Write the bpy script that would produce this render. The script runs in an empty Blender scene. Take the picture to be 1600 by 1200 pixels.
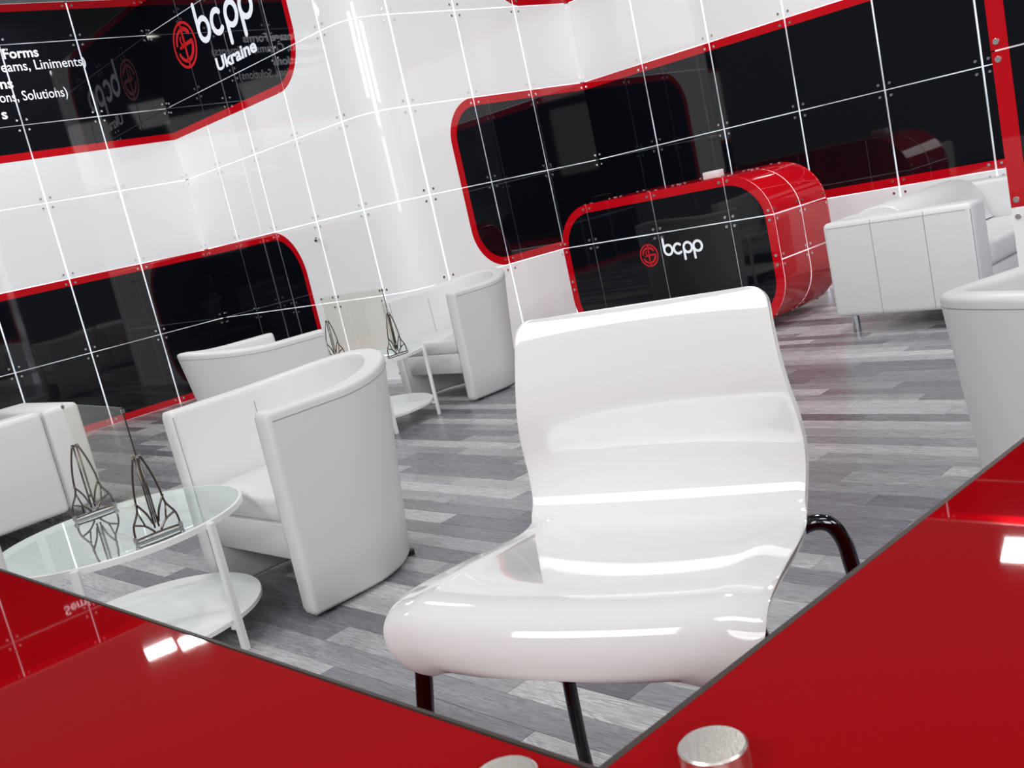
import bpy, bmesh, math, random
import numpy as np
from mathutils import Vector, Matrix

random.seed(7)
scene = bpy.context.scene
COL = scene.collection
PI = math.pi

# ------------------------------------------------------------------ camera
PITCH, ROLL, FPX, CAMH = 0.1782646, -0.2218856, 1585.08, 1.2448
def rad(d): return math.radians(d)
cp, sp = math.cos(PITCH), math.sin(PITCH)
fw = Vector((0, cp, -sp)); up0 = Vector((0, sp, cp)); rt0 = Vector((1, 0, 0))
cr, sr = math.cos(ROLL), math.sin(ROLL)
rt = cr * rt0 + sr * up0
up = -sr * rt0 + cr * up0
cam_d = bpy.data.cameras.new('camera')
cam = bpy.data.objects.new('camera', cam_d)
COL.objects.link(cam)
M = Matrix(((rt.x, up.x, -fw.x, 0), (rt.y, up.y, -fw.y, 0), (rt.z, up.z, -fw.z, CAMH), (0, 0, 0, 1)))
cam.matrix_world = M
cam_d.sensor_width = 36
cam_d.lens = FPX / 1600 * 36
cam_d.clip_start = 0.02
cam_d.clip_end = 100
cam_d.dof.use_dof = True
cam_d.dof.focus_distance = 3.0
cam_d.dof.aperture_fstop = 30
scene.camera = cam

# ------------------------------------------------------------------ world, lights, exposure
scene.view_settings.view_transform = 'Standard'
scene.view_settings.look = 'None'
scene.view_settings.gamma = 1
scene.view_settings.exposure = 0.0
scene.view_settings.use_curve_mapping = False
w = bpy.data.worlds.new('hall'); scene.world = w
w.use_nodes = True
w.node_tree.nodes['Background'].inputs[0].default_value = (0.92, 0.96, 1.0, 1)
w.node_tree.nodes['Background'].inputs[1].default_value = 0.10

def area(name, loc, target, sx, sy, power, col=(1, 1, 1)):
    l = bpy.data.lights.new(name, 'AREA'); l.shape = 'RECTANGLE'
    l.size = sx; l.size_y = sy; l.energy = power; l.color = col
    o = bpy.data.objects.new(name, l); COL.objects.link(o)
    o.location = loc
    d = Vector(target) - Vector(loc)
    o.rotation_euler = d.to_track_quat('-Z', 'Y').to_euler()
    return o
area('fill_softbox', (0.3, 0.2, 4.3), (-0.1, 2.9, 0.4), 1.8, 0.7, 24)  # large softboxes added as fill, above and behind the camera
area('fill_softbox', (-3.2, -0.8, 4.0), (-1.6, 5.0, 1.0), 2.4, 1.4, 118)
area('fill_softbox', (3.6, -1.2, 4.0), (1.4, 6.0, 1.2), 2.4, 1.4, 62)
area('fill_softbox', (0.2, -3.2, 3.8), (0.2, 4.5, 1.2), 3.0, 1.6, 84)
area('rear_fill_softbox', (0.3, -2.6, 2.1), (0.1, 2.0, 0.8), 2.6, 1.4, 40)  # low fill added behind the camera to brighten the stool's front lip
area('truss_lamp', (-4.6, 4.6, 4.6), (-3.2, 5.6, 0), 0.5, 0.35, 48)
area('truss_lamp', (-1.6, 5.2, 4.6), (-1.2, 5.0, 0), 0.4, 0.3, 42)
area('arm_lamp', (-3.72, 8.96, 4.0), (-2.6, 7.2, 0), 0.26, 0.12, 16)
area('arm_lamp', (-3.42, 9.02, 4.0), (-2.3, 7.2, 0), 0.26, 0.12, 16)
area('arm_lamp', (3.42, 7.00, 4.0), (2.2, 5.6, 0), 0.30, 0.22, 30)
area('truss_lamp', (1.5, 5.0, 4.6), (1.5, 5.6, 0), 0.4, 0.3, 40)
area('truss_lamp', (3.2, 4.2, 4.6), (2.8, 5.0, 0), 0.4, 0.3, 40)

# ------------------------------------------------------------------ materials
def mat(name, color=(0.8, 0.8, 0.8), rough=0.5, metal=0.0, coat=0.0, emit=None, es=0.0, bump=None, spec=None, coat_rough=0.03):
    m = bpy.data.materials.new(name); m.use_nodes = True
    nt = m.node_tree; b = nt.nodes['Principled BSDF']
    b.inputs['Base Color'].default_value = (*color, 1)
    b.inputs['Roughness'].default_value = rough
    b.inputs['Metallic'].default_value = metal
    if coat: b.inputs['Coat Weight'].default_value = coat; b.inputs['Coat Roughness'].default_value = coat_rough
    if spec is not None: b.inputs['Specular IOR Level'].default_value = spec
    if emit: b.inputs['Emission Color'].default_value = (*emit, 1); b.inputs['Emission Strength'].default_value = es
    if bump:
        tc = nt.nodes.new('ShaderNodeTexCoord'); n = nt.nodes.new('ShaderNodeTexNoise')
        n.inputs['Scale'].default_value = bump[0]; n.inputs['Detail'].default_value = 4
        nt.links.new(tc.outputs['Object'], n.inputs['Vector'])
        bp = nt.nodes.new('ShaderNodeBump'); bp.inputs['Strength'].default_value = bump[1]; bp.inputs['Distance'].default_value = bump[2]
        nt.links.new(n.outputs['Fac'], bp.inputs['Height']); nt.links.new(bp.outputs['Normal'], b.inputs['Normal'])
    return m

RED = (0.66, 0.004, 0.012)
WHITE_P = (0.83, 0.835, 0.84)
BLACK_P = (0.004, 0.005, 0.008)

class NB:
    """tiny node expression helper"""
    def __init__(s, nt): s.nt = nt
    def v(s, x, sock):
        if isinstance(x, (int, float)): sock.default_value = x
        else: s.nt.links.new(x, sock)
    def m(s, op, a, b=0.0, c=None):
        n = s.nt.nodes.new('ShaderNodeMath'); n.operation = op
        s.v(a, n.inputs[0]); s.v(b, n.inputs[1])
        if c is not None: s.v(c, n.inputs[2])
        return n.outputs[0]
    def mixc(s, f, a, b):
        n = s.nt.nodes.new('ShaderNodeMix'); n.data_type = 'RGBA'
        s.v(f, n.inputs['Factor'])
        for x, k in ((a, 6), (b, 7)):
            if isinstance(x, tuple): n.inputs[k].default_value = (*x, 1)
            else: s.nt.links.new(x, n.inputs[k])
        return n.outputs[2]

def print_mat(name, shapes, border, base, soft=0.004, rough=0.03, inner=BLACK_P, glow=0.0):
    """flat print of rounded rectangles (red outline, black middle) read from the panel's own UV layout"""
    m = mat(name, base, rough, spec=0.6)
    nt = m.node_tree; nb = NB(nt); b = nt.nodes['Principled BSDF']
    uv = nt.nodes.new('ShaderNodeUVMap'); uv.uv_map = 'UVMap'
    sep = nt.nodes.new('ShaderNodeSeparateXYZ'); nt.links.new(uv.outputs[0], sep.inputs[0])
    X, Z = sep.outputs[0], sep.outputs[1]
    sd = None
    for (x0, x1, z0, z1, r) in shapes:
        cx, cz, hx, hz = (x0 + x1) / 2, (z0 + z1) / 2, (x1 - x0) / 2, (z1 - z0) / 2
        qx = nb.m('SUBTRACT', nb.m('ABSOLUTE', nb.m('SUBTRACT', X, cx)), hx - r)
        qz = nb.m('SUBTRACT', nb.m('ABSOLUTE', nb.m('SUBTRACT', Z, cz)), hz - r)
        mx, mz = nb.m('MAXIMUM', qx, 0.0), nb.m('MAXIMUM', qz, 0.0)
        ln = nb.m('SQRT', nb.m('ADD', nb.m('MULTIPLY', mx, mx), nb.m('MULTIPLY', mz, mz)))
        d = nb.m('SUBTRACT', nb.m('ADD', ln, nb.m('MINIMUM', nb.m('MAXIMUM', qx, qz), 0.0)), r)
        sd = d if sd is None else nb.m('MINIMUM', sd, d)
    fr = nb.m('LESS_THAN', sd, 0.0)
    fb = nb.m('LESS_THAN', sd, -border)
    c1 = nb.mixc(fr, base, RED)
    c2 = nb.mixc(fb, c1, inner)
    nt.links.new(c2, b.inputs['Base Color'])
    if glow:    # white fields taken as backlit; even emission added to brighten the walls
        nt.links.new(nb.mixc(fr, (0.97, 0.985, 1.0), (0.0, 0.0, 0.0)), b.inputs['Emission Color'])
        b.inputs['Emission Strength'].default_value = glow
    return m

M_leather = mat('white_leather', (0.765, 0.765, 0.765), 0.42, bump=(260, 0.08, 0.002))
M_seam = mat('seam_grey', (0.35, 0.35, 0.35), 0.7)
M_gloss = mat('white_gloss_lacquer', (0.76, 0.76, 0.755), 0.06, coat=0.5)
M_chrome = mat('chrome', (0.62, 0.63, 0.65), 0.06, 1.0)
M_darkchrome = mat('dark_chrome', (0.10, 0.10, 0.11), 0.08, 1.0)
M_steel = mat('brushed_steel', (0.55, 0.54, 0.53), 0.28, 1.0)
M_bronze = mat('dark_bronze_steel', (0.17, 0.145, 0.13), 0.25, 1.0)
M_bolt = mat('bolt_steel', (0.80, 0.80, 0.82), 0.25, 1.0)
M_disc = mat('turned_steel', (0.80, 0.75, 0.70), 0.32, 1.0, bump=(900, 0.25, 0.0006))
M_white = mat('white_powder_coat', (0.84, 0.84, 0.84), 0.35)
M_black = mat('black_foot', (0.01, 0.01, 0.01), 0.5)
M_letter = mat('white_print', (0.85, 0.88, 0.92), 0.3, emit=(0.85, 0.92, 1.0), es=0.25)
M_redprint = mat('red_print', (0.72, 0.012, 0.02), 0.3)
M_redplain = mat('red_panel', RED, 0.05, spec=0.6)
M_redtop = mat('red_glass_top', (0.30, 0.001, 0.003), 0.02, spec=0.27)
M_body = mat('counter_body', (0.30, 0.01, 0.015), 0.3)
M_darkedge = mat('glass_edge_dark', (0.055, 0.042, 0.038), 0.5, spec=0.2)
M_paper = mat('white_card', (0.85, 0.83, 0.84), 0.6)

# backlight sheet behind the panels: LED light box, uneven from lamp to lamp
M_back = mat('backlight_sheet', (0.85, 0.87, 0.9), 0.6)
nt = M_back.node_tree; nb = NB(nt); b = nt.nodes['Principled BSDF']
n = nt.nodes.new('ShaderNodeTexNoise'); n.inputs['Scale'].default_value = 2.3; n.inputs['Detail'].default_value = 2
g = nt.nodes.new('ShaderNodeNewGeometry'); nt.links.new(g.outputs['Position'], n.inputs['Vector'])
mr = nt.nodes.new('ShaderNodeMapRange'); mr.inputs[1].default_value = 0.35; mr.inputs[2].default_value = 0.7
mr.inputs[3].default_value = 0.40; mr.inputs[4].default_value = 1.15
nt.links.new(n.outputs['Fac'], mr.inputs[0])
b.inputs['Emission Color'].default_value = (0.86, 0.93, 1, 1)
nt.links.new(mr.outputs[0], b.inputs['Emission Strength'])

def glass_mat(name, tint, ior=1.5, gloss_rough=0.0, k=1.0):
    """clear sheet: see-through, with mirror reflection that grows towards grazing view"""
    m = bpy.data.materials.new(name); m.use_nodes = True; nt = m.node_tree; nt.nodes.clear()
    out = nt.nodes.new('ShaderNodeOutputMaterial'); mix = nt.nodes.new('ShaderNodeMixShader')
    fr = nt.nodes.new('ShaderNodeFresnel'); fr.inputs['IOR'].default_value = ior
    tr = nt.nodes.new('ShaderNodeBsdfTransparent'); tr.inputs[0].default_value = (*tint, 1)
    gl = nt.nodes.new('ShaderNodeBsdfGlossy'); gl.inputs['Roughness'].default_value = gloss_rough
    gl.inputs[0].default_value = (0.93, 1.0, 0.98, 1)
    ge = nt.nodes.new('ShaderNodeNewGeometry'); nb_ = NB(nt)
    front = nb_.m('SUBTRACT', 1.0, ge.outputs['Backfacing'])
    nt.links.new(nb_.m('MINIMUM', nb_.m('MULTIPLY', nb_.m('MULTIPLY', fr.outputs[0], front), k), 1.0), mix.inputs[0]); nt.links.new(tr.outputs[0], mix.inputs[1]); nt.links.new(gl.outputs[0], mix.inputs[2])
    nt.links.new(mix.outputs[0], out.inputs[0])
    return m
M_glass = glass_mat('clear_glass', (0.93, 0.97, 0.96), 1.6, k=2.1)
M_acryl = glass_mat('clear_acrylic', (0.95, 0.935, 0.90), 1.45, k=0.75)
M_glassrim = mat('ground_glass_edge', (0.75, 0.76, 0.75), 0.15)

# floor planks: wood print, one shade per plank, decided by the plank it lies in
WALLDIR = rad(-47.5)
e2 = Vector((math.cos(WALLDIR), math.sin(WALLDIR), 0))
e1 = Vector((-e2.y, e2.x, 0))
PW, PL = 0.102, 0.86
M_plank = mat('grey_wood_plank', (0.3, 0.3, 0.3), 0.3)
nt = M_plank.node_tree; nb = NB(nt); b = nt.nodes['Principled BSDF']
g = nt.nodes.new('ShaderNodeNewGeometry')
def dotn(vec):
    n = nt.nodes.new('ShaderNodeVectorMath'); n.operation = 'DOT_PRODUCT'
    nt.links.new(g.outputs['Position'], n.inputs[0]); n.inputs[1].default_value = vec
    return n.outputs['Value']
A_, B_ = dotn(e2), dotn(e1)
row = nb.m('FLOOR', nb.m('DIVIDE', B_, PW))
off = nb.m('FRACT', nb.m('MULTIPLY', row, 0.6180339))
colm = nb.m('FLOOR', nb.m('ADD', nb.m('DIVIDE', A_, PL), off))
cmb = nt.nodes.new('ShaderNodeCombineXYZ'); nt.links.new(row, cmb.inputs[0]); nt.links.new(colm, cmb.inputs[1])
wn = nt.nodes.new('ShaderNodeTexWhiteNoise'); wn.noise_dimensions = '3D'; nt.links.new(cmb.outputs[0], wn.inputs['Vector'])
gv = nt.nodes.new('ShaderNodeCombineXYZ')
nt.links.new(nb.m('MULTIPLY', A_, 1.6), gv.inputs[0]); nt.links.new(nb.m('MULTIPLY', B_, 16.0), gv.inputs[1])
nt.links.new(nb.m('MULTIPLY', wn.outputs['Value'], 37.0), gv.inputs[2])
gn = nt.nodes.new('ShaderNodeTexNoise'); gn.inputs['Scale'].default_value = 1.5; gn.inputs['Detail'].default_value = 6; gn.inputs['Roughness'].default_value = 0.6
gn.inputs['Distortion'].default_value = 0.6
nt.links.new(gv.outputs[0], gn.inputs['Vector'])
# cathedral grain: contour rings of a stretched noise
rings = nb.m('PINGPONG', nb.m('MULTIPLY', gn.outputs['Fac'], 26.0), 1.0)
gv2 = nt.nodes.new('ShaderNodeCombineXYZ')
nt.links.new(nb.m('MULTIPLY', A_, 14.0), gv2.inputs[0]); nt.links.new(nb.m('MULTIPLY', B_, 260.0), gv2.inputs[1]); nt.links.new(nb.m('MULTIPLY', wn.outputs['Value'], 11.0), gv2.inputs[2])
fn = nt.nodes.new('ShaderNodeTexNoise'); fn.inputs['Scale'].default_value = 1.0; fn.inputs['Detail'].default_value = 3
nt.links.new(gv2.outputs[0], fn.inputs['Vector'])
ramp = nt.nodes.new('ShaderNodeValToRGB')
cr_ = ramp.color_ramp
cols = [(0.0, (0.16, 0.155, 0.18)), (0.3, (0.22, 0.22, 0.245)), (0.6, (0.33, 0.34, 0.36)), (0.85, (0.48, 0.48, 0.50)), (1.0, (0.54, 0.53, 0.535))]
cr_.elements[0].position = 0; cr_.elements[0].color = (*cols[0][1], 1)
cr_.elements[1].position = 1; cr_.elements[1].color = (*cols[-1][1], 1)
for p, c in cols[1:-1]:
    e = cr_.elements.new(p); e.color = (*c, 1)
nt.links.new(wn.outputs['Value'], ramp.inputs[0])
pm = nb.m('POWER', rings, 2.2)
patch = nt.nodes.new('ShaderNodeTexNoise'); patch.inputs['Scale'].default_value = 0.9; patch.inputs['Detail'].default_value = 2
nt.links.new(gv.outputs[0], patch.inputs['Vector'])
pk = nt.nodes.new('ShaderNodeMapRange'); pk.inputs[1].default_value = 0.42; pk.inputs[2].default_value = 0.62; pk.inputs[3].default_value = 0.12; pk.inputs[4].default_value = 0.62
nt.links.new(patch.outputs['Fac'], pk.inputs[0])
gr = nb.m('ADD', nb.m('MULTIPLY', pm, pk.outputs[0]), nb.m('MULTIPLY', fn.outputs['Fac'], 1.15))
gr = nb.m('ADD', gr, 0.30)
mulc = nt.nodes.new('ShaderNodeVectorMath'); mulc.operation = 'SCALE'
nt.links.new(ramp.outputs[0], mulc.inputs[0]); nt.links.new(gr, mulc.inputs['Scale'])
nt.links.new(mulc.outputs[0], b.inputs['Base Color'])
nt.links.new(nb.m('ADD', nb.m('MULTIPLY', fn.outputs['Fac'], 0.25), 0.16), b.inputs['Roughness'])
bp = nt.nodes.new('ShaderNodeBump'); bp.inputs['Strength'].default_value = 0.15; bp.inputs['Distance'].default_value = 0.002
nt.links.new(fn.outputs['Fac'], bp.inputs['Height']); nt.links.new(bp.outputs['Normal'], b.inputs['Normal'])
M_subfloor = mat('dark_subfloor', (0.05, 0.05, 0.055), 0.7)

# ------------------------------------------------------------------ helpers
def link(name, me, parent=None, m=None, smooth=False):
    o = bpy.data.objects.new(name, me); COL.objects.link(o)
    if m is not None: me.materials.append(m)
    if smooth:
        for p in me.polygons: p.use_smooth = True
    if parent is not None: o.parent = parent
    return o

def mesh(name, verts, faces, parent=None, m=None, smooth=False):
    me = bpy.data.meshes.new(name); me.from_pydata([tuple(v) for v in verts], [], faces); me.update()
    return link(name, me, parent, m, smooth)

def bm_obj(name, bm, parent=None, m=None, smooth=False):
    me = bpy.data.meshes.new(name)
    bmesh.ops.recalc_face_normals(bm, faces=bm.faces)
    bm.to_mesh(me); bm.free()
    return link(name, me, parent, m, smooth)

def smooth_angle(o, deg=35):
    me = o.data
    for p in me.polygons: p.use_smooth = True
    me.set_sharp_from_angle(angle=rad(deg)) if hasattr(me, 'set_sharp_from_angle') else None

def empty(name, loc=(0, 0, 0), rz=0.0, label=None, cat=None, group=None):
    o = bpy.data.objects.new(name, None); COL.objects.link(o)
    o.location = loc; o.rotation_euler = (0, 0, rz); o.empty_display_size = 0.1
    if label: o['label'] = label
    if cat: o['category'] = cat
    if group: o['group'] = group
    return o

def copy_tree(o, parent=None):
    c = o.copy(); COL.objects.link(c)
    if parent is not None: c.parent = parent
    for ch in list(o.children): copy_tree(ch, c)
    return c

def box_bm(bm, x0, x1, y0, y1, z0, z1, mtx=None):
    vs = [bm.verts.new(v) for v in ((x0, y0, z0), (x1, y0, z0), (x1, y1, z0), (x0, y1, z0), (x0, y0, z1), (x1, y0, z1), (x1, y1, z1), (x0, y1, z1))]
    for f in ((0, 3, 2, 1), (4, 5, 6, 7), (0, 1, 5, 4), (1, 2, 6, 5), (2, 3, 7, 6), (3, 0, 4, 7)): bm.faces.new([vs[i] for i in f])
    if mtx is not None: bmesh.ops.transform(bm, matrix=mtx, verts=vs)
    return vs

def rbox(name, x0, x1, y0, y1, z0, z1, r, parent, m, seg=4):
    bm = bmesh.new(); box_bm(bm, x0, x1, y0, y1, z0, z1)
    if r > 0: bmesh.ops.bevel(bm, geom=list(bm.edges), offset=r, segments=seg, affect='EDGES', profile=0.5)
    o = bm_obj(name, bm, parent, m); smooth_angle(o, 50 if seg > 1 else 20)
    return o

def tube_bm(bm, pts, r, n=10, closed=False, cap=True):
    pts = [Vector(p) for p in pts]; N = len(pts); rings = []
    rr = r if isinstance(r, (list, tuple)) else [r] * N
    prev = None
    for i, p in enumerate(pts):
        if closed: t = (pts[(i + 1) % N] - pts[i - 1]).normalized()
        else: t = (pts[min(i + 1, N - 1)] - pts[max(i - 1, 0)]).normalized()
        if prev is None:
            a = Vector((0, 0, 1)) if abs(t.z) < 0.9 else Vector((1, 0, 0))
            u = t.cross(a).normalized()
        else: u = (prev - t * prev.dot(t)).normalized()
        prev = u; v = t.cross(u)
        rings.append([bm.verts.new(p + rr[i] * (math.cos(2 * PI * k / n) * u + math.sin(2 * PI * k / n) * v)) for k in range(n)])
    for i in range(N if closed else N - 1):
        a, b_ = rings[i], rings[(i + 1) % N]
        for k in range(n): bm.faces.new((a[k], a[(k + 1) % n], b_[(k + 1) % n], b_[k]))
    if cap and not closed:
        bm.faces.new(rings[0][::-1]); bm.faces.new(rings[-1])

def smooth_path(pts, n=6):
    """Catmull-Rom through points"""
    P = [Vector(p) for p in pts]; P = [2 * P[0] - P[1]] + P + [2 * P[-1] - P[-2]]
    out = []
    for i in range(1, len(P) - 2):
        for k in range(n):
            t = k / n
            out.append(0.5 * ((2 * P[i]) + (-P[i - 1] + P[i + 1]) * t + (2 * P[i - 1] - 5 * P[i] + 4 * P[i + 1] - P[i + 2]) * t * t + (-P[i - 1] + 3 * P[i] - 3 * P[i + 1] + P[i + 2]) * t ** 3))
    out.append(P[-2]); return out

def tube_obj(name, pts, r, n, parent, m, smooth=False):
    bm = bmesh.new(); tube_bm(bm, pts, r, n); return bm_obj(name, bm, parent, m, smooth)

def disc_bm(bm, c, r, h, n=24, bev=0.0, axis=None):
    """short cylinder from c upwards (or along axis)"""
    ax = Vector(axis).normalized() if axis is not None else Vector((0, 0, 1))
    a = Vector((0, 0, 1)) if abs(ax.z) < 0.9 else Vector((1, 0, 0))
    u = ax.cross(a).normalized(); v = ax.cross(u); c = Vector(c)
    lv = [(r, 0), (r, h - bev), (r - bev, h)] if bev else [(r, 0), (r, h)]
    rings = [[bm.verts.new(c + ax * z + rr * (math.cos(2 * PI * k / n) * u + math.sin(2 * PI * k / n) * v)) for k in range(n)] for rr, z in lv]
    for i in range(len(rings) - 1):
        for k in range(n): bm.faces.new((rings[i][k], rings[i][(k + 1) % n], rings[i + 1][(k + 1) % n], rings[i + 1][k]))
    bm.faces.new(rings[0][::-1]); bm.faces.new(rings[-1])

# ------------------------------------------------------------------ floor
subfloor = mesh('floor', [(-9, -4, -0.012), (11, -4, -0.012), (11, 14, -0.012), (-9, 14, -0.012), (-9, -4, -0.1), (11, -4, -0.1), (11, 14, -0.1), (-9, 14, -0.1)],
                [(0, 1, 2, 3), (7, 6, 5, 4), (0, 4, 5, 1), (1, 5, 6, 2), (2, 6, 7, 3), (3, 7, 4, 0)], None, M_subfloor)
subfloor['kind'] = 'structure'

def project(P):
    d = Vector(P) - Vector((0, 0, CAMH)); z = d.dot(fw)
    if z < 0.05: return None
    return 800 + FPX * d.dot(rt) / z, 600 - FPX * d.dot(up) / z, z
planks = []
for r_ in range(-40, 110):
    fo = (r_ * 0.6180339) % 1.0
    for c_ in range(-12, 12):
        a0 = (c_ - fo) * PL; b0 = r_ * PW
        cen = e2 * (a0 + PL / 2) + e1 * (b0 + PW / 2)
        if cen.x < -8 or cen.x > 9 or cen.y < -1 or cen.y > 12: continue
        vis = False; zmin = 99
        for s in (0, .25, .5, .75, 1):
            q = project(e2 * (a0 + PL * s) + e1 * (b0 + PW / 2))
            if q and -40 < q[0] < 1640 and 430 < q[1] < 1240: vis = True; zmin = min(zmin, q[2])
        planks.append((0 if vis else 1, zmin if vis else cen.length, a0, b0))
planks.sort()
GAP = 0.0006
def plank_geo(bm, L, W):
    g_ = GAP; c = 0.0008; h = 0.0
    top = [(g_ + c, g_ + c, h), (L - g_ - c, g_ + c, h), (L - g_ - c, W - g_ - c, h), (g_ + c, W - g_ - c, h)]
    mid = [(g_, g_, h - c), (L - g_, g_, h - c), (L - g_, W - g_, h - c), (g_, W - g_, h - c)]
    bot = [(x, y, -0.0115) for x, y, z in mid]
    R = [[bm.verts.new(v) for v in l] for l in (bot, mid, top)]
    for i in range(2):
        for k in range(4): bm.faces.new((R[i][k], R[i][(k + 1) % 4], R[i + 1][(k + 1) % 4], R[i + 1][k]))
    bm.faces.new(R[2]); bm.faces.new(R[0][::-1])
bm = bmesh.new(); plank_geo(bm, PL, PW)
pme = bpy.data.meshes.new('plank'); bmesh.ops.recalc_face_normals(bm, faces=bm.faces); bm.to_mesh(pme); bm.free(); pme.materials.append(M_plank)
for (_, _, a0, b0) in planks[:298]:
    o = bpy.data.objects.new('plank', pme); COL.objects.link(o); o.parent = subfloor
    o.location = e2 * a0 + e1 * b0; o.rotation_euler = (0, 0, WALLDIR)
bm = bmesh.new()
for (_, _, a0, b0) in planks[298:]:
    k0 = len(bm.verts); plank_geo(bm, PL, PW); bm.verts.ensure_lookup_table()
    T = Matrix.Translation(e2 * a0 + e1 * b0) @ Matrix.Rotation(WALLDIR, 4, 'Z')
    bmesh.ops.transform(bm, matrix=T, verts=bm.verts[k0:])
o = bm_obj('plank_field', bm, subfloor, M_plank); o['kind'] = 'stuff'

# ------------------------------------------------------------------ panelled walls
U = 0.7
def V2(x, y): return Vector((x * U, y * U, 0))
pA = V2(-3.854, 14.788); pE = V2(-1.208, 11.816); pF = V2(-0.442, 11.745); pI = V2(1.754, 13.601)
aL, aB, aC, aR = rad(40.043), rad(-48.323), rad(40.206), rad(-47.109)
def dirv(a): return Vector((math.cos(a), math.sin(a), 0))
sL, sB, sC, sR = 0.9788 * U, 0.9948 * U, 0.9583 * U, 0.986 * U
# Bezier for the bent corner panel
hk = 0.30
bz = [pE, pE + dirv(aB) * hk, pF - dirv(aC) * hk, pF]
def bez(t):
    a, b_, c, d = bz
    p = (1 - t) ** 3 * a + 3 * (1 - t) ** 2 * t * b_ + 3 * (1 - t) * t * t * c + t ** 3 * d
    tg = (3 * (1 - t) ** 2 * (b_ - a) + 6 * (1 - t) * t * (c - b_) + 3 * t * t * (d - c)).normalized()
    return p, tg
def wall_pt(s):
    """s in panels along the whole folded wall: corner A at 0, E at 4, F at 5, I at 8"""
    if s < 0: return pA + dirv(aL) * (s * sL), dirv(aL)
    if s <= 4: return pA + dirv(aB) * (s * sB), dirv(aB)
    if s < 5: return bez(s - 4)
    if s <= 8: return pF + dirv(aC) * ((s - 5) * sC), dirv(aC)
    return pI + dirv(aR) * ((s - 8) * sR), dirv(aR)

EDGES = [0, 1, 2, 3, 4, 5, 5.5]; TOPZ = 5.5
black_shapes = [(-14, 3.51, 3.565, 5.49, 0.62), (-14, 2.50, 0.0, 2.0, 0.62), (5.50, 19, 1.0, 3.0, 0.50), (6.66, 19, 4.0, 5.49, 0.50)]
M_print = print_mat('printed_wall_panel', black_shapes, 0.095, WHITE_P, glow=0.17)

def wall_frame(s, seg):
    """position and normal on a given straight stretch (so that corner panels do not mix directions)"""
    if seg == 'L': p, t = pA + dirv(aL) * (s * sL), dirv(aL)
    elif seg == 'B': p, t = pA + dirv(aB) * (s * sB), dirv(aB)
    elif seg == 'Q': p, t = bez(min(max(s - 4, 0), 1))
    elif seg == 'C': p, t = pF + dirv(aC) * ((s - 5) * sC), dirv(aC)
    else: p, t = pI + dirv(aR) * ((s - 8) * sR), dirv(aR)
    nrm = Vector((t.y, -t.x, 0))    # towards the room
    return p, nrm

TH = 0.008
GS, GZ = 0.0105, 0.0048             # half gaps (in panels)
def panel(name, s0, s1, z0, z1, seg, parent, m, n=1, frame=wall_frame, gs=None, sharp=True):
    g0 = GS if gs is None else gs
    a, b_ = s0 + g0, s1 - g0; za, zb = z0 + GZ, z1 - GZ
    verts = []; faces = []; uvs = []
    for i in range(n + 1):
        s = a + (b_ - a) * i / n
        p, nr = frame(s, seg)
        for z in (za, zb):
            verts.append(p + nr * TH + Vector((0, 0, z * U))); uvs.append((s, z))
        for z in (za, zb):
            verts.append(p + Vector((0, 0, z * U))); uvs.append((s, z))
    for i in range(n):
        k = 4 * i; j = k + 4
        faces += [(k, j, j + 1, k + 1), (k + 3, j + 3, j + 2, k + 2), (k + 1, j + 1, j + 3, k + 3), (k + 2, j + 2, j, k)]
    faces += [(0, 1, 3, 2), (4 * n, 4 * n + 2, 4 * n + 3, 4 * n + 1)]
    me = bpy.data.meshes.new(name); me.from_pydata([tuple(v) for v in verts], [], faces); me.update()
    uvl = me.uv_layers.new(name='UVMap')
    for lp in me.loops: uvl.data[lp.index].uv = uvs[lp.vertex_index]
    if n > 1:
        for p in me.polygons: p.use_smooth = True
        me.set_sharp_from_angle(angle=rad(40))
    return link(name, me, parent, m)

BOLT_BM = None
def add_bolts(bm, s, z, seg, frame=wall_frame, offs=((-1, -1), (1, -1), (-1, 1), (1, 1)), ds=0.062, dz=0.062, r=0.0105):
    for sx, sz in offs:
        p, nr = frame(s + sx * ds, seg)
        c = p + nr * TH + Vector((0, 0, (z + sz * dz) * U))
        if c.z < 0.02: continue
        disc_bm(bm, c, r, 0.006, n=8, axis=nr)

def build_wall(name, seg, s0, s1, nseg=1, ends=(True, True)):
    # light-box sheet 35 mm behind the panels
    N = max(1, nseg); v = []; f = []
    for i in range(N + 1):
        s = s0 + (s1 - s0) * i / N
        p, nr = wall_frame(s, seg)
        for d in (0.03, 0.12):
            for z in (0.0, TOPZ * U - 0.01): v.append(p - nr * d + Vector((0, 0, z)))
    for i in range(N):
        k = 4 * i; j = k + 4
        f += [(k, j, j + 1, k + 1), (k + 3, j + 3, j + 2, k + 2), (k + 1, j + 1, j + 3, k + 3), (k, k + 2, j + 2, j)]
    f += [(0, 1, 3, 2), (4 * N, 4 * N + 2, 4 * N + 3, 4 * N + 1)]
    w_ = mesh(name, v, f, None, M_back); w_['kind'] = 'structure'
    s = s0
    while s < s1 - 1e-6:
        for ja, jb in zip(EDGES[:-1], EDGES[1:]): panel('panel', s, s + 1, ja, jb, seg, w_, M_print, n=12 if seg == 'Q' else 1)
        s += 1
    bm = bmesh.new()
    for k in range(int(s0), int(s1) + 1):
        for j in EDGES:
            offs = [(a, b_) for a in (-1, 1) for b_ in (-1, 1)]
            if k == s0: offs = [q for q in offs if q[0] > 0]
            if k == s1: offs = [q for q in offs if q[0] < 0]
            if j == 0: offs = [q for q in offs if q[1] > 0]
            if j == TOPZ: offs = [q for q in offs if q[1] < 0]
            add_bolts(bm, k, j, seg, offs=offs)
    o = bm_obj('standoff_bolts', bm, w_, M_bolt); o['kind'] = 'stuff'
    return w_
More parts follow.
